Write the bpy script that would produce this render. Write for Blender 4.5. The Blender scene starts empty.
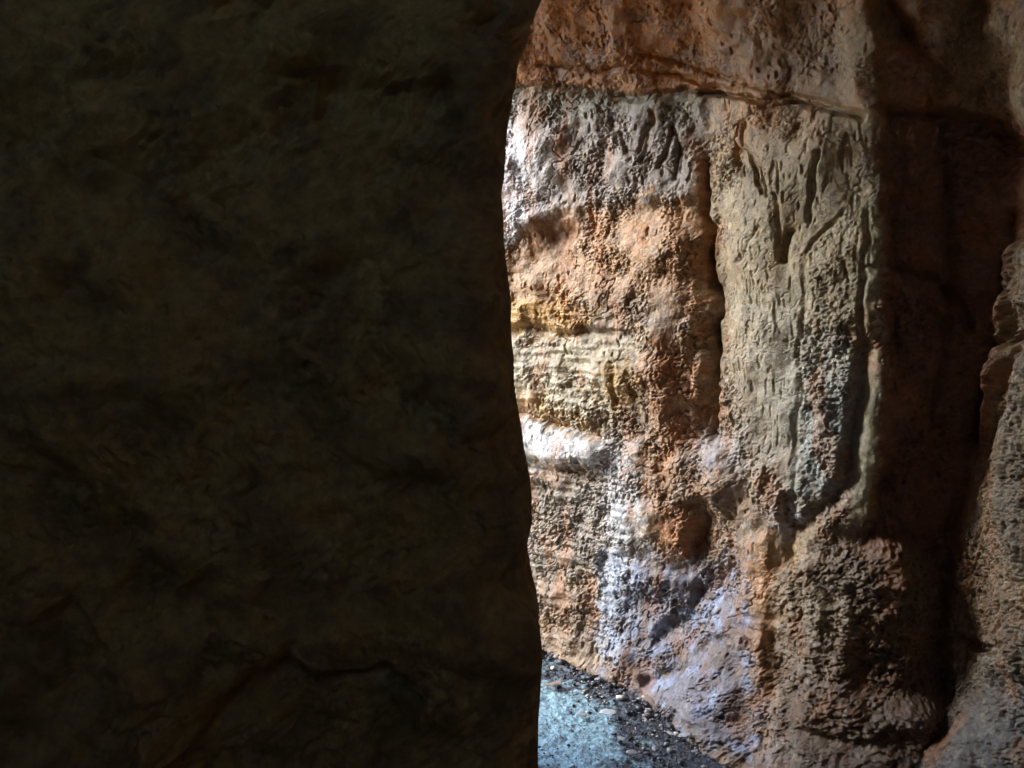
import bpy, math, random
import numpy as np
R = math.radians
F4 = np.float32
random.seed(4)
scene = bpy.context.scene
col = scene.collection

# ------------------------------------------------------------------ camera
CAM = np.array([0.0, 0.0, 1.5]); FPX = 788.0; PITCH = R(5.0)
W_, H_ = 1024, 768
cp, sp = math.cos(PITCH), math.sin(PITCH)
def project(P):
    d = P - CAM.astype(P.dtype)
    f = d[..., 1]*cp - d[..., 2]*sp
    u = d[..., 1]*sp + d[..., 2]*cp
    f = np.maximum(f, 0.05)
    return 512 + FPX*d[..., 0]/f, 384 - FPX*u/f
def ray(px, py):
    x = (px-512)/FPX; y = (384-py)/FPX
    return np.array([x, cp + y*sp, -sp + y*cp])
def floor_pt(px, py, z=0.0):
    d = ray(px, py); t = (z-CAM[2])/d[2]
    return CAM + t*d

# ------------------------------------------------------------------ noise
def _perm(seed):
    r = np.random.RandomState(seed); p = np.arange(256); r.shuffle(p)
    return np.concatenate([p, p, p]).astype(np.int32)
_G = np.array([[1,1,0],[-1,1,0],[1,-1,0],[-1,-1,0],[1,0,1],[-1,0,1],[1,0,-1],[-1,0,-1],
               [0,1,1],[0,-1,1],[0,1,-1],[0,-1,-1],[1,1,0],[-1,1,0],[0,-1,1],[0,-1,-1]], F4)
def perlin(P, scale, seed, stretch=(1, 1, 1)):
    s = np.asarray(stretch, F4)/F4(scale)
    shp = P.shape[:-1]
    Q = P.reshape(-1, 3).astype(F4)*s + F4(seed*7.31+113)
    I = np.floor(Q).astype(np.int32); f = Q - I
    I &= 255
    p = _perm(seed)
    u = f*f*f*(f*(f*6-15)+10)
    def g(dx, dy, dz):
        h = p[p[p[I[:, 0]+dx] + I[:, 1]+dy] + I[:, 2]+dz] & 15
        G = _G[h]
        return G[:, 0]*(f[:, 0]-dx) + G[:, 1]*(f[:, 1]-dy) + G[:, 2]*(f[:, 2]-dz)
    def lp(a, b, t): return a + (b-a)*t
    a = lp(lp(g(0,0,0), g(1,0,0), u[:,0]), lp(g(0,1,0), g(1,1,0), u[:,0]), u[:,1])
    b = lp(lp(g(0,0,1), g(1,0,1), u[:,0]), lp(g(0,1,1), g(1,1,1), u[:,0]), u[:,1])
    return lp(a, b, u[:, 2]).reshape(shp)
def fbm(P, scale, seed, octs=4, gain=.5, stretch=(1, 1, 1)):
    r = 0; a = 1.0
    for o in range(octs):
        r = r + a*perlin(P, scale/2**o, seed+o, stretch); a *= gain
    return r
def sstep(a, b, x):
    t = np.clip((x-a)/(b-a), 0, 1); return t*t*(3-2*t)

# ------------------------------------------------------------------ outlines on the rock
def dline(X, Y, pts):
    """distance to a polyline"""
    d = np.full(X.shape, 1e9, F4)
    for (x0, y0), (x1, y1) in zip(pts[:-1], pts[1:]):
        dx, dy = x1-x0, y1-y0
        t = np.clip(((X-x0)*dx + (Y-y0)*dy)/(dx*dx+dy*dy+1e-9), 0, 1)
        d = np.minimum(d, np.hypot(X-x0-t*dx, Y-y0-t*dy))
    return d
def dpoly(X, Y, pts):
    """signed distance, positive inside"""
    pts = list(pts)+[pts[0]]
    d = dline(X, Y, pts)
    ins = np.zeros(X.shape, bool)
    for (x0, y0), (x1, y1) in zip(pts[:-1], pts[1:]):
        if y0 == y1: continue
        c = ((y0 > Y) != (y1 > Y)) & (X < (x1-x0)*(Y-y0)/(y1-y0)+x0)
        ins ^= c
    return np.where(ins, d, -d)

# ------------------------------------------------------------------ materials
def rock_mat(name, rough=(.45, .75), bump=.5, spec=.4, grain=1.0):
    m = bpy.data.materials.new(name); m.use_nodes = True
    nt = m.node_tree; N = nt.nodes; L = nt.links
    b = N['Principled BSDF']
    tc = N.new('ShaderNodeTexCoord')
    at = N.new('ShaderNodeAttribute'); at.attribute_name = 'tint'
    n1 = N.new('ShaderNodeTexNoise'); n1.inputs['Scale'].default_value = 55*grain; n1.inputs['Detail'].default_value = 8; n1.inputs['Roughness'].default_value = .7
    n2 = N.new('ShaderNodeTexNoise'); n2.inputs['Scale'].default_value = 260*grain; n2.inputs['Detail'].default_value = 4
    L.new(tc.outputs['Object'], n1.inputs['Vector']); L.new(tc.outputs['Object'], n2.inputs['Vector'])
    r1 = N.new('ShaderNodeMapRange'); r1.inputs[1].default_value = .3; r1.inputs[2].default_value = .7; r1.inputs[3].default_value = .62; r1.inputs[4].default_value = 1.38
    L.new(n1.outputs['Fac'], r1.inputs[0])
    mx = N.new('ShaderNodeVectorMath'); mx.operation = 'SCALE'
    L.new(at.outputs['Color'], mx.inputs[0]); L.new(r1.outputs[0], mx.inputs['Scale'])
    L.new(mx.outputs[0], b.inputs['Base Color'])
    rr = N.new('ShaderNodeMapRange'); rr.inputs[1].default_value = .35; rr.inputs[2].default_value = .65; rr.inputs[3].default_value = rough[0]; rr.inputs[4].default_value = rough[1]
    L.new(n1.outputs['Fac'], rr.inputs[0]); L.new(rr.outputs[0], b.inputs['Roughness'])
    b.inputs['Specular IOR Level'].default_value = spec
    vo = N.new('ShaderNodeTexVoronoi'); vo.inputs['Scale'].default_value = 95*grain; vo.inputs['Randomness'].default_value = 1
    wv = N.new('ShaderNodeVectorMath'); wv.operation = 'MULTIPLY_ADD'; wv.inputs[1].default_value = (.02, .02, .02)
    L.new(n1.outputs['Color'], wv.inputs[0]); L.new(tc.outputs['Object'], wv.inputs[2]); L.new(wv.outputs[0], vo.inputs['Vector'])
    vr = N.new('ShaderNodeMapRange'); vr.inputs[1].default_value = .05; vr.inputs[2].default_value = .30; vr.inputs[3].default_value = -.55; vr.inputs[4].default_value = 0
    L.new(vo.outputs['Distance'], vr.inputs[0])
    n3 = N.new('ShaderNodeTexNoise'); n3.inputs['Scale'].default_value = 14*grain; n3.inputs['Detail'].default_value = 3
    L.new(tc.outputs['Object'], n3.inputs['Vector'])
    mr = N.new('ShaderNodeMapRange'); mr.inputs[1].default_value = .42; mr.inputs[2].default_value = .62
    L.new(n3.outputs['Fac'], mr.inputs[0])
    vm = N.new('ShaderNodeMath'); vm.operation = 'MULTIPLY'; L.new(vr.outputs[0], vm.inputs[0]); L.new(mr.outputs[0], vm.inputs[1])
    ad = N.new('ShaderNodeMath'); ad.operation = 'MULTIPLY_ADD'; ad.inputs[1].default_value = .25
    L.new(n2.outputs['Fac'], ad.inputs[0]); L.new(n1.outputs['Fac'], ad.inputs[2])
    bp = N.new('ShaderNodeBump'); bp.inputs['Strength'].default_value = bump; bp.inputs['Distance'].default_value = .008
    a2 = N.new('ShaderNodeMath'); a2.operation = 'ADD'; L.new(ad.outputs[0], a2.inputs[0]); L.new(vm.outputs[0], a2.inputs[1])
    L.new(a2.outputs[0], bp.inputs['Height']); L.new(bp.outputs['Normal'], b.inputs['Normal'])
    return m

def link(name, me, mat, parent=None, **props):
    o = bpy.data.objects.new(name, me); col.objects.link(o)
    if mat: me.materials.append(mat)
    if parent: o.parent = parent
    for k, v in props.items(): o[k] = v
    return o
def mesh_from(name, V, Q, tint=None, normals=None):
    me = bpy.data.meshes.new(name)
    me.vertices.add(len(V)); me.vertices.foreach_set('co', np.ascontiguousarray(V, F4).ravel())
    k = Q.shape[1]
    me.loops.add(Q.size); me.loops.foreach_set('vertex_index', np.ascontiguousarray(Q, np.int32).ravel())
    me.polygons.add(len(Q)); me.polygons.foreach_set('loop_start', np.arange(0, Q.size, k, dtype=np.int32))
    me.update(calc_edges=True)
    me.polygons.foreach_set('use_smooth', np.ones(len(Q), bool))
    if tint is not None:
        a = me.color_attributes.new('tint', 'FLOAT_COLOR', 'POINT')
        c = np.ones((len(V), 4), F4); c[:, :3] = tint
        a.data.foreach_set('color', c.ravel())
    if normals is not None:
        me.normals_split_custom_set_from_vertices(normals.astype(float))
    return me
def grid_quads(nu, nv, flip=False):
    i = np.arange(nu-1)[:, None]; j = np.arange(nv-1)[None]
    a = i*nv+j
    q = np.stack([a, a+nv, a+nv+1, a+1], -1).reshape(-1, 4)
    return q[:, ::-1] if flip else q
def grid_normals(P):
    du = np.gradient(P, axis=0); dv = np.gradient(P, axis=1)
    n = np.cross(du, dv); n /= np.linalg.norm(n, axis=-1, keepdims=True)+1e-12
    return n
def smooth_curve(pts, n=3000, sig=.05):
    pts = np.array(pts, float)
    L = np.r_[0, np.cumsum(np.linalg.norm(np.diff(pts, axis=0), axis=1))]
    s = np.linspace(0, L[-1], n)
    c = np.stack([np.interp(s, L, pts[:, k]) for k in (0, 1)], 1)
    k = max(1, int(sig/(L[-1]/n)))
    ker = np.hanning(2*k+1); ker /= ker.sum()
    for a in (0, 1):
        c[:, a] = np.convolve(np.pad(c[:, a], k, mode='reflect', reflect_type='odd'), ker, 'valid')
    L2 = np.r_[0, np.cumsum(np.linalg.norm(np.diff(c, axis=0), axis=1))]
    return c, L2

# ================================================================== BACK ROCK WALL
plan = [(-3.2,6.6),(-1.9,5.1),(-0.9,4.15),(-0.3,3.80),(0.02,3.55),(0.35,3.28),(0.74,3.00),(0.82,2.83),
        (1.00,2.62),(1.18,2.47),(1.24,2.44),(1.36,2.47),(1.45,2.41),(1.47,2.33),(1.42,2.22),(1.50,1.9),
        (1.62,1.3),(1.68,0.3),(1.6,-0.9),(1.0,-1.7),(0,-2.0),(-1.2,-1.9),(-2.3,-1.2),(-2.6,0.2),(-2.6,1.2)]
curve, cl = smooth_curve(plan, sig=.07)
# sample positions along s: fine where the photo looks, coarse elsewhere
pu, _ = project(np.c_[curve, np.full(len(curve), 1.5)])
vis = (curve[:, 1] > 1.4) & (pu > 455) & (curve[:, 0] > -.4)
s0, s1 = cl[vis][0], cl[vis][-1]
sg = np.r_[np.arange(0, s0, .035), np.arange(s0, s1, .0034), np.arange(s1, cl[-1], .035)]
PX = np.interp(sg, cl, curve[:, 0]); PY = np.interp(sg, cl, curve[:, 1])
tx = np.gradient(PX, sg); ty = np.gradient(PY, sg)
ke = 21; kk = np.hanning(ke); kk /= kk.sum()
nx, ny = ty, -tx                                     # towards the passage
nn = np.hypot(nx, ny); nx, ny = nx/nn, ny/nn
if (nx*(0-PX)+ny*(1-PY))[np.argmin(abs(sg-(s0+s1)/2))] < 0: nx, ny = -nx, -ny
# offsets must not fold: use a heavily smoothed normal
def smo(a, w=.22):
    u = np.linspace(0, cl[-1], 4000); b = np.interp(u, sg, a); k = int(w/(u[1]-u[0]))
    h = np.hanning(2*k+1); h /= h.sum()
    b = np.convolve(np.pad(b, k, mode='edge'), h, 'valid'); return np.interp(sg, u, b)
nx, ny = smo(nx), smo(ny); nn = np.hypot(nx, ny); nx, ny = nx/nn, ny/nn
# rows: foot .. seam (v 0..1), then the overhang
zseam = np.interp(sg, [0, s0, s0+.3, s1-.75, s1-.5, s1, cl[-1]], [2.7, 2.47, 2.44, 2.15, 2.06, 2.02, 2.2])
zseam = smo(zseam, .15) + .03 + .012*np.sin(sg*11) + .008*np.sin(sg*27+1)
NLOW = 780; NUP = 210
v = np.linspace(0, 1, NLOW)
Z = -0.06 + v[None]*(zseam[:, None]+.06)
Lc = np.zeros_like(Z)
UP = np.linspace(0, 1, NUP+1)[1:]*.80
ang = R(78) - R(48)*np.sqrt(UP/.80)
dz = np.cumsum(np.sin(ang))*(UP[1]-UP[0]); dl = np.cumsum(np.cos(ang))*(UP[1]-UP[0])
fade = np.interp(sg, [0, s0-.5, s0, s1+.3, cl[-1]], [0, .1, 1, 1, .5])
Z = np.concatenate([Z, zseam[:, None]+dz[None]], 1)
Lc = np.concatenate([Lc, fade[:, None]*dl[None]], 1)
# flared foot, growing towards the right
fl = np.interp(sg, [s0, s0+.35, s0+1.0, s0+1.6, s1], [.0, .02, .09, .30, .22])
fl = smo(fl, .1)
Lc += fl[:, None]*np.clip(1-Z/.55, 0, 1.2)**2
base = np.stack([PX[:, None]+nx[:, None]*Lc, PY[:, None]+ny[:, None]*Lc, Z], -1)
NU, NV = Z.shape
bn = grid_normals(base)
if bn[NU//3, NLOW//2, 1] > 0: bn = -bn; FLIP = False
else: FLIP = True
smn = np.stack([np.repeat(nx[:, None], NV, 1), np.repeat(ny[:, None], NV, 1), np.zeros((NU, NV))], -1)
up_f = sstep(-.15, .25, (Z - zseam[:, None])/.5)
smn[..., 2] -= up_f*.9
smn /= np.linalg.norm(smn, axis=-1, keepdims=True)
dn = smn.astype(F4)
base = base.astype(F4)

n30 = fbm(base, .30, 11, 3); n12 = fbm(base, .12, 21, 3)
wxa = perlin(base, .09, 31)*16 + perlin(base, .03, 32)*7
wya = perlin(base, .09, 33)*16 + perlin(base, .03, 34)*7

def shape(X, Y):
    """large and middle forms of the wall, metres outward"""
    X = X + wxa*.28; Y = Y + wya*.28
    D = np.zeros(X.shape, F4)
    def near(pts, m):
        a = np.array(pts)
        return np.nonzero((X > a[:, 0].min()-m) & (X < a[:, 0].max()+m) & (Y > a[:, 1].min()-m) & (Y < a[:, 1].max()+m))
    def bump(pts, h, soft):
        k = near(pts, soft+1)
        D[k] += h*sstep(-soft, soft, dpoly(X[k], Y[k], pts))
    def cut(pts, depth, w):
        k = near(pts, 3*w)
        d = dline(X[k], Y[k], pts)/w
        D[k] -= depth*np.exp(-d*d)
    # block above: grey cap standing out over the brown hollow
    bump([(470,95),(700,100),(712,160),(708,196),(640,201),(585,208),(552,216),(528,228),(505,250),(470,262)], .014, 7)
    bump([(500,96),(600,100),(560,150),(530,235),(470,245)], .02, 24)
    # small eye-like pit
    cut([(560,236),(572,233)], .03, 9)
    # brown body swelling
    bump([(600,230),(700,235),(716,300),(705,380),(650,430),(590,380),(575,300)], .035, 22)
    bump([(640,285),(705,285),(712,330),(700,420),(665,440),(645,380)], .02, 10)
    # ochre shelf
    bump([(500,306),(530,300),(570,312),(590,324),(560,330),(530,322),(500,326)], .022, 5)
    cut([(505,330),(530,328),(556,336),(590,332),(640,334)], .018, 5)
    # white sloping ledge
    bump([(480,400),(520,416),(560,428),(610,445),(600,462),(560,468),(520,462),(480,455)], .028, 9)
    cut([(500,404),(520,412),(560,424),(600,438)], .02, 4)
    cut([(500,470),(530,466),(560,472),(585,474)], .03, 6)
    bump([(470,478),(600,480),(612,560),(605,640),(470,650)], -.02, 10)
    bump([(535,590),(600,585),(612,620),(600,650),(540,645)], .02, 10)
    # big nose with white flank
    bump([(612,450),(660,440),(715,455),(735,480),(712,520),(705,570),(650,590),(618,565),(606,500)], .045, 16)
    bump([(640,505),(690,510),(692,560),(655,565),(638,540)], .02, 8)
    bump([(700,440),(745,430),(800,470),(790,520),(745,540),(715,500)], .020, 18)
    cut([(698,505),(706,520),(700,545)], .05, 9)
    # lower folds
    bump([(612,570),(700,575),(735,640),(735,720),(690,715),(640,690),(610,660)], .035, 16)
    cut([(660,640),(690,618),(705,590)], .03, 8)
    cut([(650,680),(690,672),(715,640)], .02, 7)
    bump([(606,655),(625,650),(650,690),(690,712),(730,740),(700,745),(640,705),(610,685)], .025, 7)
    # deep joint between block and column
    cut([(706,170),(712,210),(713,260),(722,305),(716,345),(722,390),(714,430)], .05, 5.5)
    cut([(708,150),(712,210),(716,300),(718,345),(718,430)], .03, 14)
    # column: raised flank, flutes
    bump([(745,60),(880,40),(890,300),(880,460),(850,540),(800,575),(770,520),(760,430),(750,300)], .028, 26)
    cut([(772,195),(777,215),(780,240),(783,262)], .018, 2.6)
    cut([(790,232),(784,262)], .03, 2.5)
    cut([(818,150),(812,196),(808,222)], .022, 2)
    cut([(738,140),(757,165),(765,195)], .024, 2.2)
    cut([(740,125),(738,160),(742,175)], .03, 3)
    cut([(738,262),(752,236),(760,228)], .010, 2)
    cut([(845,212),(815,240),(806,256),(804,300),(800,345),(797,400),(793,470),(791,500)], .010, 2.2)
    bump([(806,250),(845,215),(868,240),(862,300),(862,360),(848,440),(838,480),(795,505),(796,400),(804,300)], .010, 14)
    cut([(868,215),(866,260),(862,310),(862,345)], .014, 3)
    cut([(863,350),(862,375),(856,420),(848,478),(828,505),(805,525)], .04, 8)
    
    cut([(868,268),(884,269)], .012, 1.8)
    cut([(788,500),(792,530),(796,590)], .03, 7)
    # orange rib at the foot
    bump([(742,545),(768,530),(778,580),(765,650),(770,700),(780,768),(755,768),(744,690),(732,620)], .028, 9)
    cut([(775,640),(790,690),(788,768)], .025, 8)
    # rough shoulder below the column
    bump([(780,580),(840,545),(905,550),(930,600),(860,660),(800,668),(776,640)], .03, 16)
    cut([(800,578),(820,590),(830,602)], .03, 4)
    # recess with its shelves
    bump([(884,108),(960,112),(1060,150),(1050,230),(1012,250),(1003,340),(985,420),(955,520),(935,560),(905,545),(866,540),(886,440),(890,300)], -.04, 7)
    bump([(905,125),(940,130),(935,220),(910,215)], .03, 9)
    bump([(945,150),(985,140),(990,330),(960,360),(950,260)], .03, 14)
    cut([(945,130),(950,230),(945,330),(930,420)], .03, 7)
    bump([(845,525),(965,525),(955,600),(845,590)], -.02, 30)
    cut([(886,266),(925,277),(955,300),(970,330)], .04, 5)
    bump([(890,290),(950,312),(990,350),(985,400),(930,380),(895,340)], .03, 12)
    bump([(860,590),(940,600),(945,700),(870,720),(850,660)], -.02, 12)
    bump([(800,575),(860,560),(950,585),(955,800),(780,800)], .055, 26)
    bump([(780,700),(940,700),(940,790),(780,790)], .035, 14)
    cut([(800,735),(850,748),(900,740)], .03, 6)
    # right buttress behind its crack
    cut([(1008,215),(1004,280),(1002,340),(990,385)], .03, 6)
    cut([(1000,350),(985,400),(975,460),(955,520),(944,580),(940,640),(942,700)], .05, 8)
    bump([(1010,300),(1100,280),(1100,800),(950,800),(948,640),(955,560),(985,470),(1002,390)], .035, 14)
    cut([(945,634),(975,642),(1000,656)], .03, 3)
    cut([(1030,336),(1008,350),(998,372)], .04, 5)
    # top right knobs and hollow
    cut([(880,-10),(888,15),(905,35)], .06, 12)
    cut([(905,35),(930,60),(945,85),(930,120)], .03, 7)
    bump([(940,20),(1060,10),(1060,115),(985,122),(945,100),(930,60)], .04, 16)
    bump([(845,-40),(878,-40),(884,60),(882,118),(850,112),(840,40)], .04, 9)
    # seam and bedding cracks under the overhang
    cut([(500,88),(560,86),(610,94),(640,98),(690,91),(730,94),(765,102),(790,96),(830,104),(862,112)], .022, 3)
    cut([(700,93),(745,97),(768,106),(800,104),(860,116)], .035, 3)
    cut([(540,64),(600,70),(640,68),(690,80),(735,90)], .02, 3)
    cut([(640,52),(700,68),(750,86),(790,98)], .016, 2.5)
    cut([(886,116),(935,116),(960,112),(1000,124)], .015, 3)
    # drawn strokes in the plaster
    for st in ([(619,134),(627,152),(639,152),(650,128),(652,112)], [(643,160),(650,135)], [(672,124),(666,145),(661,166)],
               [(671,128),(678,150),(675,178)], [(611,365),(616,395),(614,404)], [(627,375),(632,398)]):
        cut(st, .016, 2.2)
    return D

OFF = ~((sg >= s0-.02) & (sg <= s1+.02))
px, py = project(base); px[OFF] = -9999
D0 = shape(px, py)
P1 = base + dn*(D0+n30*.035)[..., None]
px, py = project(P1); px[OFF] = -9999
D0 = shape(px, py)
P1 = base + dn*(D0+n30*.035)[..., None]
px, py = project(P1); px[OFF] = -9999
X = px+wxa*.6; Y = py+wya*.6

# ---- how rough each place is
SOFT = 1.0
def reg(pts, soft=8):
    soft = soft*SOFT
    a = np.array(pts); m = soft+1; o = np.zeros(X.shape, F4)
    k = np.nonzero((X > a[:, 0].min()-m) & (X < a[:, 0].max()+m) & (Y > a[:, 1].min()-m) & (Y < a[:, 1].max()+m))
    o[k] = sstep(-soft, soft, dpoly(X[k], Y[k], pts)); return o
smooth_col = reg([(725,190),(800,120),(880,120),(886,300),(800,330),(790,470),(745,450),(728,330)], 12)
smooth_strip = reg([(868,195),(892,195),(890,430),(860,540),(842,535),(850,480)], 4)
recess = reg([(884,112),(1003,118),(1012,240),(1003,340),(985,420),(955,520),(935,570),(905,555),(866,545),(886,440),(890,300)], 5)
rough_band = reg([(806,250),(850,210),(866,240),(860,360),(845,450),(795,500)], 5)
shoulder = reg([(780,580),(840,548),(960,560),(950,780),(785,790)], 14)
right_b = reg([(1008,240),(1100,200),(1100,800),(948,800),(945,640),(985,470)], 8)
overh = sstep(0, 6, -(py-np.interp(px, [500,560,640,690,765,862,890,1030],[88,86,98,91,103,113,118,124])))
low_face = reg([(606,560),(740,560),(770,780),(600,700)], 14)

smoothness = np.clip(smooth_col*.85+smooth_strip*.8+recess*.35, 0, .85)
ledge = reg([(440,408),(520,417),(570,432),(612,446),(596,460),(560,466),(520,460),(440,455)], 4)
beds = reg([(730,600),(800,560),(960,560),(955,740),(790,760)], 14)
smoothness = np.clip(smoothness + ledge*.75, 0, .88)
rough = 1-smoothness
pits1 = perlin(base, .019, 41, (1, 1, .8)) + .35*perlin(base, .007, 40); pits2 = perlin(base, .010, 42); pits3 = perlin(base, .019, 43, (1, 1, .5))
gr = fbm(base, .034, 51, 5, .68)
rid = 1-np.abs(perlin(base, .055, 61, (1, 1, .7)))*2.0
mid = fbm(base, .085, 71, 3, .5, (1.25, 1.25, .65))
patch = sstep(-.25, .25, perlin(base, .16, 81))          # smooth trowelled vs crusty
crust = rough*(.18+1.0*patch)
crust = np.clip(crust + rough_band*.4 + shoulder*.5 + right_b*.5, 0, 1.35)*(1-.5*overh)
D = D0 + n30*.035
D += .0135*n12*(1-.5*recess)*(1-.4*smooth_col)
D += mid*.0105*np.clip(crust, .25, 1.5)
D += gr*.0046*(crust+.12)
D -= .0042*crust*sstep(.24, .38, pits1)
D -= .0055*crust*sstep(.22, .32, pits2)
ck = np.abs(perlin(base, .045, 62)+.35*perlin(base, .014, 63))
D -= .002*crust*np.exp(-(ck/.05)**2)*sstep(-.1, .25, perlin(base, .13, 64))
D += -.0022*(1-2.2*np.abs(perlin(base, .06, 66)+.3*perlin(base, .02, 67)))*np.clip(crust, 0, 1)*sstep(-.2, .2, perlin(base, .2, 68))
D += .0028*fbm(base, .009, 65, 2, .7)*np.clip(crust+.15, 0, 1)
D -= .006*(.25+rough)*sstep(.28, .5, pits3)*sstep(-.1, .3, perlin(base, .11, 44))
# elongated drips on the smooth column
dr = perlin(base, .020, 45, (1.6, 1.6, .35))
D -= .0045*smooth_col*sstep(.28, .44, dr)
# bedding in the lower left faces
bed = perlin(base, .05, 46, (.4, .4, 2.4))
D += .008*bed*(1-ledge)*reg([(480,300),(640,320),(640,480),(610,650),(480,660)], 15)
D += .007*perlin(base, .04, 47, (.6, .6, 2.0))*beds
D += (.016*perlin(base, .13, 48, (1.5, 1.5, .5)) + .008*fbm(base, .06, 49, 4, .6))*recess + .005*gr*recess + .006*mid*recess
# thin natural cracks
c1 = np.abs(perlin(base, .20, 91, (1.3, 1.3, .7))+.25*perlin(base, .03, 92)); cm = sstep(0, .25, perlin(base, .3, 93))
D -= .010*np.exp(-(c1/.013)**2)*cm*(1-.5*smooth_col)
c2 = np.abs(perlin(base, .16, 94)+.2*perlin(base, .025, 95)); cm = sstep(0, .25, perlin(base, .35, 96))
D -= .009*np.exp(-(c2/.014)**2)*cm*(1-.5*smooth_col)
wallP = base + dn*D[..., None]
wallN = grid_normals(wallP)
if wallN[NU//3, NLOW//2, 1] > 0: wallN = -wallN

# ---- pigment of the rock, with some light and shade painted in
C = np.zeros(base.shape, F4)
C[:] = (.33, .235, .15)
_px, _py = X, Y
X = px + wxa*.28 + perlin(base, .03, 140)*6 + perlin(base, .012, 141)*6; Y = py + wya*.28 + perlin(base, .03, 142)*6 + perlin(base, .012, 143)*6
SOFT = 1.7
X = X + fbm(base, .05, 144, 4, .65)*11; Y = Y + fbm(base, .05, 148, 4, .65)*11
def paint(c, m):
    C[:] = C + (np.array(c, F4)-C)*np.clip(m, 0, 1)[..., None]
t1 = fbm(base, .10, 101, 4, .6); t2 = fbm(base, .05, 105, 4, .6); t3 = fbm(base, .22, 109, 3, .5)
paint((.21, .16, .125), sstep(-.1, .5, t1)*.8)
paint((.36, .32, .27), sstep(.1, .5, -t1)*.7)
paint((.34, .18, .09), sstep(.15, .55, t2)*.4)
orange = (.38, .18, .085); ochre = (.46, .27, .09); grey = (.235, .205, .185); white = (.66, .65, .64)
khaki = (.285, .235, .135); purple = (.205, .195, .225); darkb = (.20, .092, .052)
paint(grey, reg([(470,90),(705,95),(712,190),(640,200),(560,212),(500,250),(470,260)], 5)*.85)
paint((.17,.16,.10), reg([(470,86),(700,92),(690,118),(600,112),(520,128),(470,130)], 6)*.6)
paint((.62,.63,.66), reg([(440,115),(512,112),(530,180),(545,212),(500,245),(440,250)], 12)*.8)  # overexposed left strip: strong daylight painted into the rock colour
paint((.37,.215,.11), reg([(505,248),(560,214),(640,204),(712,205),(712,280),(650,300),(505,300)], 7)*.7)
paint((.16,.09,.06), reg([(540,212),(600,207),(605,228),(575,245),(545,245)], 9)*.6)
paint(ochre, reg([(505,300),(560,300),(600,320),(560,334),(505,332)], 5)*.85)
paint((.50,.46,.34), reg([(500,335),(640,335),(640,400),(610,436),(560,424),(500,405)], 10)*.6)
paint(ochre, reg([(500,385),(550,400),(600,430),(560,426),(500,412)], 4)*.5)
for pl, cc, w, sf in (
    ([(672,285),(712,290),(712,345),(690,340)], orange, .6, 12),
    ([(598,360),(634,358),(634,408),(610,412)], ochre, .65, 6),
    ([(660,340),(706,350),(705,445),(660,445),(645,400)], orange, .6, 9),
    ([(648,505),(688,505),(692,560),(655,565)], orange, .75, 6),
    ([(640,455),(672,452),(676,500),(650,500)], orange, .55, 7),
    ([(742,540),(775,525),(782,585),(768,690),(738,680),(734,610)], (.45,.25,.13), .75, 10),
    ([(745,690),(775,690),(785,790),(750,790)], (.38,.23,.15), .6, 7),
    ([(765,180),(800,190),(800,262),(772,262)], (.46,.26,.12), .6, 9),
    ([(725,150),(770,160),(790,190),(740,200)], (.36,.24,.15), .5, 10)):
    paint(cc, reg(pl, sf)*w)
paint((.12,.07,.045), np.exp(-(dline(X, Y, [(704,140),(712,200),(714,260),(724,305),(718,345),(722,390),(714,430)])/10)**2)*(X > 0)*.8)
paint(white, reg([(470,412),(520,417),(605,446),(598,462),(560,466),(470,460)], 4)*.95)  # ledge whitened: strong skylight painted into its colour
paint((.55,.56,.57), reg([(600,440),(632,445),(640,500),(630,545),(604,560),(598,500)], 9)*.75)  # overexposed flank, its daylight painted in as well
paint((.24,.22,.19), reg([(470,478),(600,480),(604,570),(470,585)], 8)*.6)
paint((.21,.14,.09), reg([(535,588),(605,582),(610,640),(540,650)], 8)*.7)
paint((.48,.56,.66), reg([(603,555),(645,560),(640,640),(618,660),(600,640)], 9)*.75)  # blue skylight on this strip painted into the colour
paint(purple, reg([(625,565),(740,555),(748,745),(690,735),(615,680)], 12)*.85)  # grey-purple rock with a bluish sky sheen painted in
paint((.19,.125,.085), low_face*sstep(.05, .4, fbm(base, .09, 125, 3))*.6)
paint((.33,.38,.50), low_face*sstep(.0, .4, perlin(base, .06, 121))*.6)  # blotches of blue sky reflection painted over the lower face
paint((.40,.41,.45), reg([(690,432),(745,425),(745,470),(700,470)], 9)*.5)
paint(khaki, reg([(716,150),(760,100),(885,100),(890,300),(862,420),(800,500),(745,450),(722,330)], 26)*.72); paint((.33,.29,.185), smooth_strip*.95)
paint((.38,.38,.33), reg([(786,330),(860,330),(850,490),(782,510)], 16)*.6)  # cool highlights painted on the column, here and on the next line
paint((.33,.38,.38), reg([(806,400),(850,380),(840,480),(800,500)], 14)*.5)
paint((.34,.30,.24), reg([(735,300),(800,300),(795,520),(745,520)], 18)*.5)
paint((.60,.60,.60), reg([(778,508),(798,508),(800,532),(778,532)], 5)*.8)  # small white highlight painted on the rock
paint((.36,.25,.13), reg([(770,540),(800,535),(800,600),(775,640)], 8)*.6)
paint(darkb, np.clip(recess + reg([(884,116),(1120,116),(1120,235),(1015,240),(1004,330),(950,540),(880,520)], 5), 0, 1)*.92)  # reddish brown rock, with the hollow's shade painted in beyond its right edge
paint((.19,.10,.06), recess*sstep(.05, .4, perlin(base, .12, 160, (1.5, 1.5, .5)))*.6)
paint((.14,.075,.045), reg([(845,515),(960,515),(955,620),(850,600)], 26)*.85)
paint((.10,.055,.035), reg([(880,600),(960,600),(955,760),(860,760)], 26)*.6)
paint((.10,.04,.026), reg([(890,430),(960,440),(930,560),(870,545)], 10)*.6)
paint(darkb, reg([(845,180),(869,214),(868,300),(858,430),(848,480),(862,360)], 3)*.0)
paint((.165,.105,.062), shoulder*.9)
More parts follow.
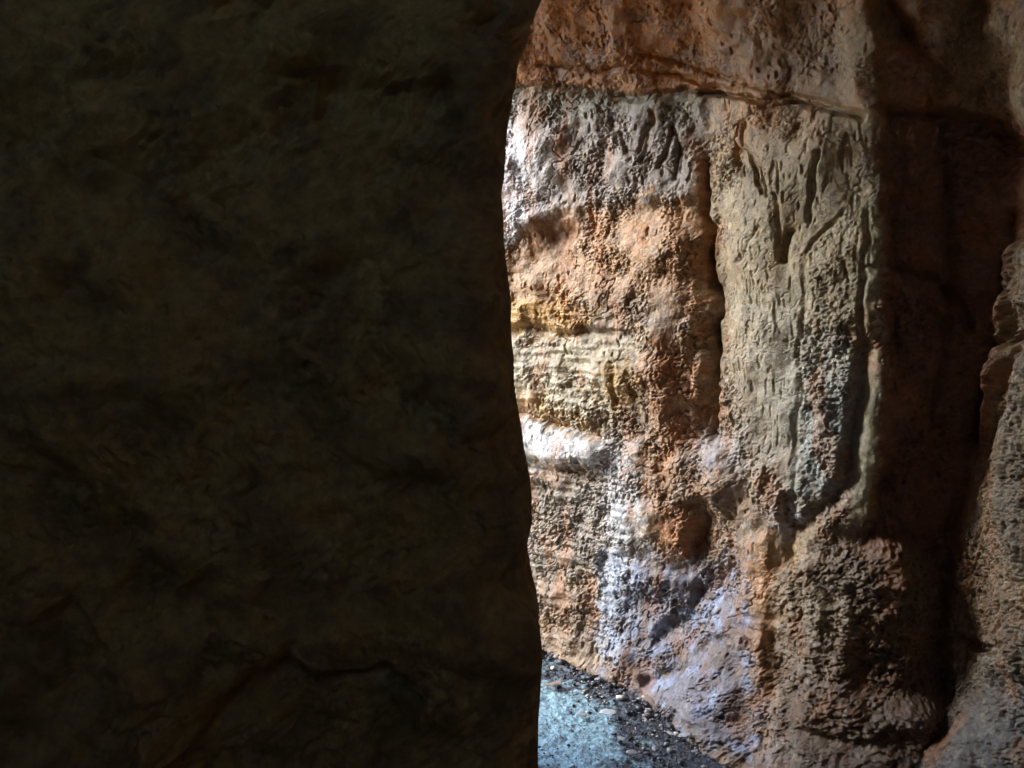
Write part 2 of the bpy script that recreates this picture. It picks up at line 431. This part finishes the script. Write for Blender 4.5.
paint((.34,.27,.18), reg([(780,590),(850,560),(860,640),(800,670)], 10)*.6)
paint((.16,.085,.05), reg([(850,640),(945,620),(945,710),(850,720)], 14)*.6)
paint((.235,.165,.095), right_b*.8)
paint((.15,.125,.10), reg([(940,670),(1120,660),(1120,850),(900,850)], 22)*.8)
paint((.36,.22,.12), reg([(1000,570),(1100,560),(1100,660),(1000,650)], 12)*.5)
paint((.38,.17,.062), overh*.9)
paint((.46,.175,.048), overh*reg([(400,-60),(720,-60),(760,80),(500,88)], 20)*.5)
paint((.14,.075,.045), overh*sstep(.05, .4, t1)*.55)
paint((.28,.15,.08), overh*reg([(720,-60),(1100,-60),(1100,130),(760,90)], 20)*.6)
paint((.34,.24,.12), overh*reg([(840,20),(880,10),(884,118),(840,112)], 8)*.6)
paint((.36,.27,.16), overh*reg([(935,0),(1100,0),(1100,130),(960,125)], 12)*.6)
paint((.29,.185,.10), reg([(722,30),(884,30),(884,150),(722,170)], 24)*.65)
paint((.42,.35,.25), sstep(.25, .5, fbm(base, .035, 131, 3, .6))*.3*(1-recess))
# darker colour inside the pits
paint((.07,.05,.035), np.clip(sstep(.2, .45, pits1)*crust, 0, 1)*.45)
paint((.36,.17,.08), sstep(.1, .45, fbm(base, .13, 150, 4, .6, (1.3, 1.3, .5)))*(1-smooth_col)*(1-recess)*.45)
C *= (1+.25*t3)[..., None]
lum = C.mean(-1, keepdims=True)
C = lum + (C-lum)*1.22                                  # richer colour overall
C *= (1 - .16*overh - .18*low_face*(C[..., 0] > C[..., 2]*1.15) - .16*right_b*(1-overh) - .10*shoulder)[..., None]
C *= (1+.30*fbm(base, .018, 171, 3, .7))[..., None]
C = np.clip(C, .01, .8)

M_rock = rock_mat('cave_rock', (.24, .56), .8, .5)
wall = bpy.data.objects.new('rock_outcrop', None); col.objects.link(wall)
wall['label'] = 'pitted rock wall behind the dark pier, orange brown and grey, lit from the left'
wall['category'] = 'rock wall'
# which part each face belongs to
fi = (np.arange(NU)[:, None]*np.ones((1, NV))).astype(int)
ii = np.arange(NU); sc_ = np.interp(ii, ii, sg)
jx = np.interp(py, [90,130,150,210,260,305,345,390,430,480,560,640,720,790], [700,702,708,712,713,722,716,722,714,722,742,738,745,752])
ax = np.interp(py, [100,300,400,440,470,530,560,800], [886,889,890,886,872,852,800,786])
rx_ = np.interp(py, [100,215,340,400,460,520,580,640,790], [1012,1008,1002,985,975,955,944,940,940])
rgn = np.where(px < jx, 0, np.where(px < ax, 1, np.where(px < rx_, 2, 3)))
far = (sg > s1) ; rgn[far] = 3
rgn[sg < s0] = 0
rgn[:, NLOW:] = 4
names = [('rock_block', 'brown and grey block with whitish ledge, left of the deep joint'),
         ('rock_column', 'pale khaki fluted column of rock between joint and dark recess'),
         ('recess', 'dark reddish brown hollow with a rough shelf at its foot'),
         ('buttress', 'lumpy khaki rock right of the long dark crack'),
         ('overhang', 'reddish brown rock bulging out above the horizontal crack')]
Q = grid_quads(NU, NV)
fr = rgn[:-1, :-1].reshape(-1)
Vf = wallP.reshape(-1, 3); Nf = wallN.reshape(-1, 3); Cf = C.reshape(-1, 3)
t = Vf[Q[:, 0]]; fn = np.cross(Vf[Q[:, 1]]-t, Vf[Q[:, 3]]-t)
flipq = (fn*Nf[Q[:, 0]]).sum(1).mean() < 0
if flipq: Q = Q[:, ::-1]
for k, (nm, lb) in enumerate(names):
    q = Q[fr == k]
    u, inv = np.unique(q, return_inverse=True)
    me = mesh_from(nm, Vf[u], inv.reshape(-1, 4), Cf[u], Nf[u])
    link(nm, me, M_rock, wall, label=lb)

# ================================================================== FOREGROUND PIER
pp = [(-3.4,0.95),(-1.2,0.98),(-0.5,1.06),(-0.03,1.12),(0.0,1.2),(-0.10,1.5),(-0.3,1.9),(-0.7,2.3),(-1.2,2.85),(-1.8,3.2),(-3.4,3.5)]
pc, pl_ = smooth_curve(pp, sig=.07)
fine = (pc[:, 0] > -.95) & (pc[:, 1] < 1.75)
a0, a1 = pl_[fine][0], pl_[fine][-1]
sp_ = np.r_[np.arange(0, a0, .03), np.arange(a0, a1, .0022), np.arange(a1, pl_[-1], .03)]
qx = np.interp(sp_, pl_, pc[:, 0]); qy = np.interp(sp_, pl_, pc[:, 1])
gx = np.gradient(qx, sp_); gy = np.gradient(qy, sp_); gn = np.hypot(gx, gy)
mx_, my_ = gy/gn, -gx/gn
zz = np.r_[np.arange(-.05, .72, .02), np.arange(.72, 2.1, .0028), np.arange(2.1, 3.15, .02)]
pb = np.stack([np.repeat(qx[:, None], len(zz), 1), np.repeat(qy[:, None], len(zz), 1), np.repeat(zz[None], len(qx), 0)], -1).astype(F4)
pn_ = np.stack([np.repeat(mx_[:, None], len(zz), 1), np.repeat(my_[:, None], len(zz), 1), np.zeros((len(qx), len(zz)))], -1).astype(F4)
ux, uy = project(pb)
ux = ux + perlin(pb, .05, 201)*18; uy = uy + perlin(pb, .05, 202)*18
dd = fbm(pb, .28, 203, 3)*.05 + fbm(pb, .08, 206, 3)*.014
# slanting ribs that climb to the right
a = R(50); rot = pb.copy(); rot[..., 0] = pb[..., 0]*math.cos(a)+pb[..., 2]*math.sin(a); rot[..., 2] = -pb[..., 0]*math.sin(a)+pb[..., 2]*math.cos(a)
dd += perlin(rot, .07, 210, (.5, 1, 1.1))*.012 + fbm(rot, .030, 211, 5, .66, (.55, 1, 1.2))*.004 + fbm(pb, .13, 216, 3, .55)*.016
dd -= .006*sstep(.15, .35, perlin(pb, .014, 214))*sstep(-.2, .2, perlin(pb, .1, 215))
def rg(pts, s): return sstep(-s, s, dpoly(ux, uy, pts))
dd -= .035*rg([(140,800),(180,715),(215,680),(250,664),(290,690),(350,668),(385,700),(330,800)], 7)
dd -= .03*rg([(20,620),(60,600),(75,660),(60,710),(20,690)], 12)
dd -= .025*rg([(330,75),(400,80),(450,100),(470,130),(380,140),(320,120)], 9)
dd += .02*rg([(60,330),(200,290),(260,360),(160,480),(40,470)], 25)
dd += .018*rg([(380,220),(500,180),(500,420),(400,470)], 25)
for st in ([(255,480),(300,470),(340,488),(385,480)], [(190,380),(230,350),(300,335)], [(110,150),(180,200),(300,190)], [(400,300),(440,260),(480,250)],
           [(500,560),(470,640),(455,768)], [(250,0),(270,70),(330,90)]):
    d_ = dline(ux, uy, st)/5; dd -= .006*np.exp(-d_*d_)
pierP = pb + pn_*dd[..., None]
# the right-hand outline, row by row
PE = [(-60,552),(0,540),(30,531),(60,520),(95,513),(130,508),(190,502),(240,505),(300,510),(380,514),(400,517),(430,522),(480,530),(520,533),(545,527),(565,530),(590,537),(650,542),(700,540),(740,538),(768,538),(830,534)]
for it in range(3):
    ex, ey = project(pierP)
    m = np.argmax(ex, axis=0)
    j = np.arange(len(zz))
    tgt = np.interp(ey[m, j], [p[0] for p in PE], [p[1] for p in PE]) + perlin(np.c_[zz*0, zz*0, zz].astype(F4), .05, 230)*1.8
    sh = (tgt-ex[m, j])/FPX*(pierP[m, j, 1])
    pierP[..., 0] += sh[None]*sstep(-1.6, -.2, pb[..., 0])
pierN = grid_normals(pierP)
c = np.zeros(pb.shape, F4); c[:] = (.48, .30, .082)
ta = fbm(pb, .12, 220, 4, .6)[..., None]; tb = fbm(rot, .04, 224, 3, .6, (.5, 1, 1))[..., None]
c += (np.array((.22, .145, .045), F4)-c)*sstep(-.1, .4, ta)*.7
c += (np.array((.46, .33, .11), F4)-c)*sstep(.05, .45, tb)*.5
c += (np.array((.26, .13, .08), F4)-c)*sstep(430, 540, ux)[..., None]*.45
q = grid_quads(len(sp_), len(zz))
V = pierP.reshape(-1, 3); t = V[q[:, 0]]; fn = np.cross(V[q[:, 1]]-t, V[q[:, 3]]-t)
if (fn*pn_.reshape(-1, 3)[q[:, 0]]).sum(1).mean() < 0: q = q[:, ::-1]
me = mesh_from('rock_pier', V, q, c.reshape(-1, 3))
link('rock_pier', me, rock_mat('pier_rock', (.5, .8), .6, .35), None,
     label='huge dark shadowed rock pier in the foreground, filling the left half', category='rock')

# ================================================================== CEILING, ROCK BEHIND THE CAMERA
def lump_sheet(name, x0, x1, y0, y1, step, zf, colr, mat, **props):
    xs = np.arange(x0, x1+step, step); ys = np.arange(y0, y1+step, step)
    P = np.zeros((len(xs), len(ys), 3), F4); P[..., 0] = xs[:, None]; P[..., 1] = ys[None]
    P[..., 2] = zf(P)
    return P
M_ceil = rock_mat('ceiling_rock', (.6, .85), .5, .3)
P = lump_sheet('c', -3.4, 2.6, -2.8, 6.2, .04, lambda P: 0, None, None)
# roof stops over the daylight gap at the left back
lim = np.where(P[..., 1] < 2.9, -4, -0.50 + .15*np.sin(P[..., 1]*3))
P[..., 0] = np.maximum(P[..., 0], lim)
P[..., 2] = 2.86 + fbm(P, .5, 301, 4)*.10
# roof cut back behind the camera: unseen gap added for fill light
P[..., 1] = np.maximum(P[..., 1], -1.33)
top = P.copy(); top[..., 2] = 3.5
n1_, n2_ = P.shape[:2]
q1 = grid_quads(n1_, n2_); n_ = n1_*n2_
idx = np.arange(n_).reshape(n1_, n2_)
rim = np.concatenate([idx[:, 0], idx[-1, 1:], idx[-2::-1, -1], idx[0, -2:0:-1]])
rq = np.stack([rim, np.roll(rim, -1), np.roll(rim, -1)+n_, rim+n_], 1)
me = mesh_from('cave_ceiling', np.concatenate([P.reshape(-1, 3), top.reshape(-1, 3)]), np.concatenate([q1[:, ::-1], q1+n_, rq]),
               np.tile(np.array([[.30, .17, .10]], F4), (2*n_, 1)))
me.polygons.foreach_set('use_smooth', np.zeros(len(me.polygons), bool))
link('cave_ceiling', me, M_ceil, None, kind='structure')

# ================================================================== GROUND
gs = np.r_[-60, -30, -15, -8, -5, np.arange(-3.5, -.25, .06), np.arange(-.25, 1.15, .004), np.arange(1.15, 3, .06), 5, 8, 15, 30, 60]
gt = np.r_[-60, -30, -15, -8, -4, np.arange(-2.4, 2.1, .06), np.arange(2.1, 3.9, .004), np.arange(3.9, 6, .06), 8, 15, 30, 60]
G = np.zeros((len(gs), len(gt), 3), F4); G[..., 0] = gs[:, None]; G[..., 1] = gt[None]
G[..., 2] = fbm(G, .5, 401, 2)*.012 + fbm(G, .05, 403, 4, .6)*.006 + fbm(G, .012, 407, 2, .7)*.003
gx_, gy_ = project(G)
gx_ = gx_+perlin(G, .08, 411)*30; gy_ = gy_+perlin(G, .08, 412)*22
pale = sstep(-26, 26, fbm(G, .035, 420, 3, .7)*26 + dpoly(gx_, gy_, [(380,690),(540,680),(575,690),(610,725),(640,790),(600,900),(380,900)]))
out_ = (G[..., 0] < -.3) | (G[..., 1] > 3.7)
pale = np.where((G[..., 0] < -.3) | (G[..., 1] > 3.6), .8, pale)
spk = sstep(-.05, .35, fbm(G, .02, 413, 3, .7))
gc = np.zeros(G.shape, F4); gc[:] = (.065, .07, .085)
gc += (np.array((.52, .80, .88), F4)-gc)*(pale*(1-.35*spk))[..., None]  # bright patch of daylight on the floor painted in as pale cyan
gc += (np.array((.30, .28, .26), F4)-gc)*((1-pale)*sstep(.2, .5, fbm(G, .015, 417, 2, .7))*.5)[..., None]
gc = np.where(out_[..., None], np.array((.42, .35, .25), F4), gc)
q = grid_quads(len(gs), len(gt))
M_ground = rock_mat('wet_grit', (.22, .6), .8, .5, 2.0)
me = mesh_from('ground', G.reshape(-1, 3), q, gc.reshape(-1, 3))
if me.polygons[len(q)//2].normal.z < 0: me.flip_normals()
link('ground', me, M_ground, None, kind='structure')

# ---- grit: thousands of small stones, one object
rng = np.random.RandomState(7)
ico_v = []; 
ph = (1+5**.5)/2
IV = np.array([(-1,ph,0),(1,ph,0),(-1,-ph,0),(1,-ph,0),(0,-1,ph),(0,1,ph),(0,-1,-ph),(0,1,-ph),(ph,0,-1),(ph,0,1),(-ph,0,-1),(-ph,0,1)], F4)
IV /= np.linalg.norm(IV[0])
IF = np.array([(0,11,5),(0,5,1),(0,1,7),(0,7,10),(0,10,11),(1,5,9),(5,11,4),(11,10,2),(10,7,6),(7,1,8),(3,9,4),(3,4,2),(3,2,6),(3,6,8),(3,8,9),(4,9,5),(2,4,11),(6,2,10),(8,6,7),(9,8,1)])
NS = 9000
xy = np.c_[rng.uniform(-.5, 1.0, NS), rng.uniform(2.1, 3.75, NS)]
size = .0022*np.exp(rng.exponential(.42, NS)); size = np.minimum(size*1.15, .012)
_gx, _gy = project(np.c_[xy, np.zeros(NS)])
size *= 1+1.1*np.exp(-(dline(_gx, _gy, [(535,648),(575,668),(610,685),(650,706),(690,728),(750,768)])/9)**2)
vv = IV[None]*(1+rng.uniform(-.3, .3, (NS, 12, 1)))*size[:, None, None]*np.stack([rng.uniform(.7, 1.5, NS), rng.uniform(.7, 1.3, NS), rng.uniform(.4, .8, NS)], 1)[:, None]
gpx, gpy = project(np.c_[xy, np.zeros(NS)])
keep = (dpoly(gpx, gpy, [(380,680),(570,685),(610,725),(640,800),(380,900)]) < 0) | (rng.rand(NS) < .18)
vv *= np.where(keep, 1, .25)[:, None, None]
th = rng.uniform(0, 6.28, NS)
x_ = vv[..., 0]*np.cos(th)[:, None]-vv[..., 1]*np.sin(th)[:, None]; y_ = vv[..., 0]*np.sin(th)[:, None]+vv[..., 1]*np.cos(th)[:, None]
vv = np.stack([x_+xy[:, :1], y_+xy[:, 1:], vv[..., 2]+size[:, None]*.3], -1)
gcol = np.where(rng.rand(NS, 1) < .68, np.array([[.05, .052, .06]]), np.where(rng.rand(NS, 1) < .6, np.array([[.28, .25, .22]]), np.array([[.55, .54, .50]])))
gcol = gcol*rng.uniform(.6, 1.4, (NS, 1))
fq = (IF[None]+np.arange(NS)[:, None, None]*12).reshape(-1, 3)
me = mesh_from('gravel', vv.reshape(-1, 3), fq, np.repeat(gcol, 12, 0))
link('gravel', me, rock_mat('grit_stone', (.25, .55), .2, .5), None, kind='stuff')

# ---- pale chips and leaves lying on the floor, each its own thing
def chip_mesh(name, lx, ly, th, seed, curl=.0):
    r = np.random.RandomState(seed); n = 14; rings = 4
    vs = []; 
    rad = 1+r.uniform(-.22, .22, n)
    for side in (1, -1):
        for k in range(rings+1):
            f = k/rings
            for i in range(n):
                A = 2*math.pi*i/n
                x = lx*f*rad[i]*math.cos(A); y = ly*f*rad[i]*math.sin(A)*(1-.35*abs(math.cos(A)))
                z = th*side*(1-f**3)*.5 + curl*(x/lx)**2 + .15*th*r.uniform(-1, 1) + th
                vs.append((x, y, z))
    m = (rings+1)*n; fs = []
    for sd in range(2):
        for k in range(rings):
            for i in range(n):
                a_, b_ = sd*m+k*n+i, sd*m+k*n+(i+1) % n
                f_ = (a_, a_+n, b_+n, b_) if sd == 0 else (b_, b_+n, a_+n, a_)
                fs.append(f_)
    for i in range(n):
        a_, b_ = rings*n+i, rings*n+(i+1) % n
        fs.append((a_, a_+m, b_+m, b_))
    return mesh_from(name, np.array(vs), np.array(fs), np.tile(np.array([[.5, .5, .5]]), (len(vs), 1)))
chips = [ # px, py, half length, half width, thickness, angle, curl, colour, name, label
    (553,686,.034,.011,.006,20,.006,(.50,.36,.28),'dry_leaf','long curled brown leaf on the grit nearest the dark pier edge'),
    (609,715,.026,.016,.009,-10,.002,(.72,.72,.70),'stone_chip','large white angular stone chip in the middle of the floor grit'),
    (686,739,.021,.014,.010,10,.0,(.74,.73,.70),'stone_chip','bright white rounded chip near the folded rock foot, rightmost of the white ones'),
    (581,716,.017,.009,.004,0,.003,(.60,.62,.60),'stone_chip','flat pale grey chip just left of the large white angular chip'),
    (581,670,.015,.008,.004,15,.004,(.42,.26,.20),'dry_leaf','small reddish brown leaf below the whitish rock face'),
    (562,656,.010,.009,.008,0,.0,(.52,.48,.44),'pebble','small pale pebble highest on the floor, close under the rock face'),
    (597,680,.012,.006,.004,40,.002,(.60,.62,.64),'stone_chip','thin pale chip at the base of the wall beside the dark grit'),
    (621,740,.014,.009,.005,-40,.002,(.58,.60,.60),'stone_chip','tilted grey chip below the large white angular chip'),
    (631,754,.014,.010,.006,20,.0,(.66,.64,.60),'stone_chip','cream chip beside the dark twig bits at the bottom of the photo'),
    (655,750,.011,.008,.006,60,.0,(.62,.62,.60),'stone_chip','small pale chip between the cream chip and the bright white rounded chip'),
    (670,735,.012,.006,.005,-45,.002,(.60,.52,.44),'stone_chip','narrow tan chip slanting left of the bright white rounded chip'),
    (666,707,.018,.010,.012,-20,.0,(.58,.45,.34),'pebble','tan pebble wedged against the foot of the folded rock'),
    (695,752,.010,.006,.004,10,.0,(.50,.50,.52),'stone_chip','tiny grey chip under the bright white rounded chip at the bottom edge'),
    (618,700,.008,.006,.004,30,.0,(.44,.42,.44),'stone_chip','tiny grey chip above the large white angular chip'),
    (646,722,.009,.007,.005,70,.0,(.46,.44,.46),'stone_chip','small dull grey chip right of the large white angular chip'),
]
cmats = {}
for i, (x, y, lx, ly, th_, an, cu, cc, nm, lb) in enumerate(chips):
    p = floor_pt(x, y, .012)
    me = chip_mesh(nm, lx*1.35, ly*1.45, th_*1.3, 500+i, cu)
    m = bpy.data.materials.new(nm); m.use_nodes = True; b = m.node_tree.nodes['Principled BSDF']
    nz = m.node_tree.nodes.new('ShaderNodeTexNoise'); nz.inputs['Scale'].default_value = 120
    rp = m.node_tree.nodes.new('ShaderNodeValToRGB'); rp.color_ramp.elements[0].position = .3; rp.color_ramp.elements[1].position = .7
    rp.color_ramp.elements[0].color = (*[v_*.7 for v_ in cc], 1); rp.color_ramp.elements[1].color = (*cc, 1)
    m.node_tree.links.new(nz.outputs['Fac'], rp.inputs[0]); m.node_tree.links.new(rp.outputs[0], b.inputs['Base Color'])
    b.inputs['Roughness'].default_value = .6
    o = link(nm, me, m, None, label=lb, category={'dry_leaf': 'leaf', 'pebble': 'pebble', 'stone_chip': 'stone chip'}[nm],
             group={'dry_leaf': 'dry leaves on the cave floor', 'pebble': 'pebbles at the wall foot', 'stone_chip': 'pale stone chips strewn on the floor grit'}[nm])
    o.location = (p[0], p[1], .012); o.rotation_euler = (R(random.uniform(-6, 6)), R(random.uniform(-6, 6)), R(an))

# ================================================================== CAMERA, LIGHT
cam = bpy.data.cameras.new('camera'); co = bpy.data.objects.new('camera', cam); col.objects.link(co)
co.location = tuple(CAM); co.rotation_euler = (R(90)-PITCH, 0, 0)
cam.lens = 36*FPX/1024; cam.sensor_width = 36; cam.clip_start = .05; cam.clip_end = 500
scene.camera = co

SUN_EL, SUN_AZ = R(32), R(188)          # azimuth measured from +X, counter-clockwise
sd = np.array([math.cos(SUN_EL)*math.cos(SUN_AZ), math.cos(SUN_EL)*math.sin(SUN_AZ), math.sin(SUN_EL)])
SUN_AZ = R(171); sd = np.array([math.cos(SUN_EL)*math.cos(SUN_AZ), math.cos(SUN_EL)*math.sin(SUN_AZ), math.sin(SUN_EL)])
sl = bpy.data.lights.new('sun', 'SUN'); sl.energy = 1.0; sl.angle = R(24); sl.color = (1, .96, .9)
so = bpy.data.objects.new('sun', sl); col.objects.link(so)
from mathutils import Vector
so.rotation_euler = Vector(tuple(sd)).to_track_quat('Z', 'Y').to_euler()
so.location = (-6, 4, 6)
w = bpy.data.worlds.new('World'); scene.world = w; w.use_nodes = True
wn = w.node_tree; bg = wn.nodes['Background']; sky = wn.nodes.new('ShaderNodeTexSky'); sky.sky_type = 'NISHITA'; sky.sun_disc = False
sky.ozone_density = 4; sky.dust_density = .3; sky.sun_elevation = SUN_EL; sky.sun_rotation = math.pi/2-SUN_AZ
wn.links.new(sky.outputs[0], bg.inputs[0]); bg.inputs[1].default_value = .15

scene.view_settings.view_transform = 'Standard'; scene.view_settings.look = 'None'; scene.view_settings.gamma = 1
scene.view_settings.exposure = 3.0
scene.cycles.use_denoising = True; scene.cycles.use_adaptive_sampling = True; scene.cycles.adaptive_threshold = .03
scene.cycles.max_bounces = 7; scene.cycles.diffuse_bounces = 6; scene.cycles.glossy_bounces = 2; scene.cycles.caustics_reflective = False
scene.cycles.sample_clamp_indirect = 6
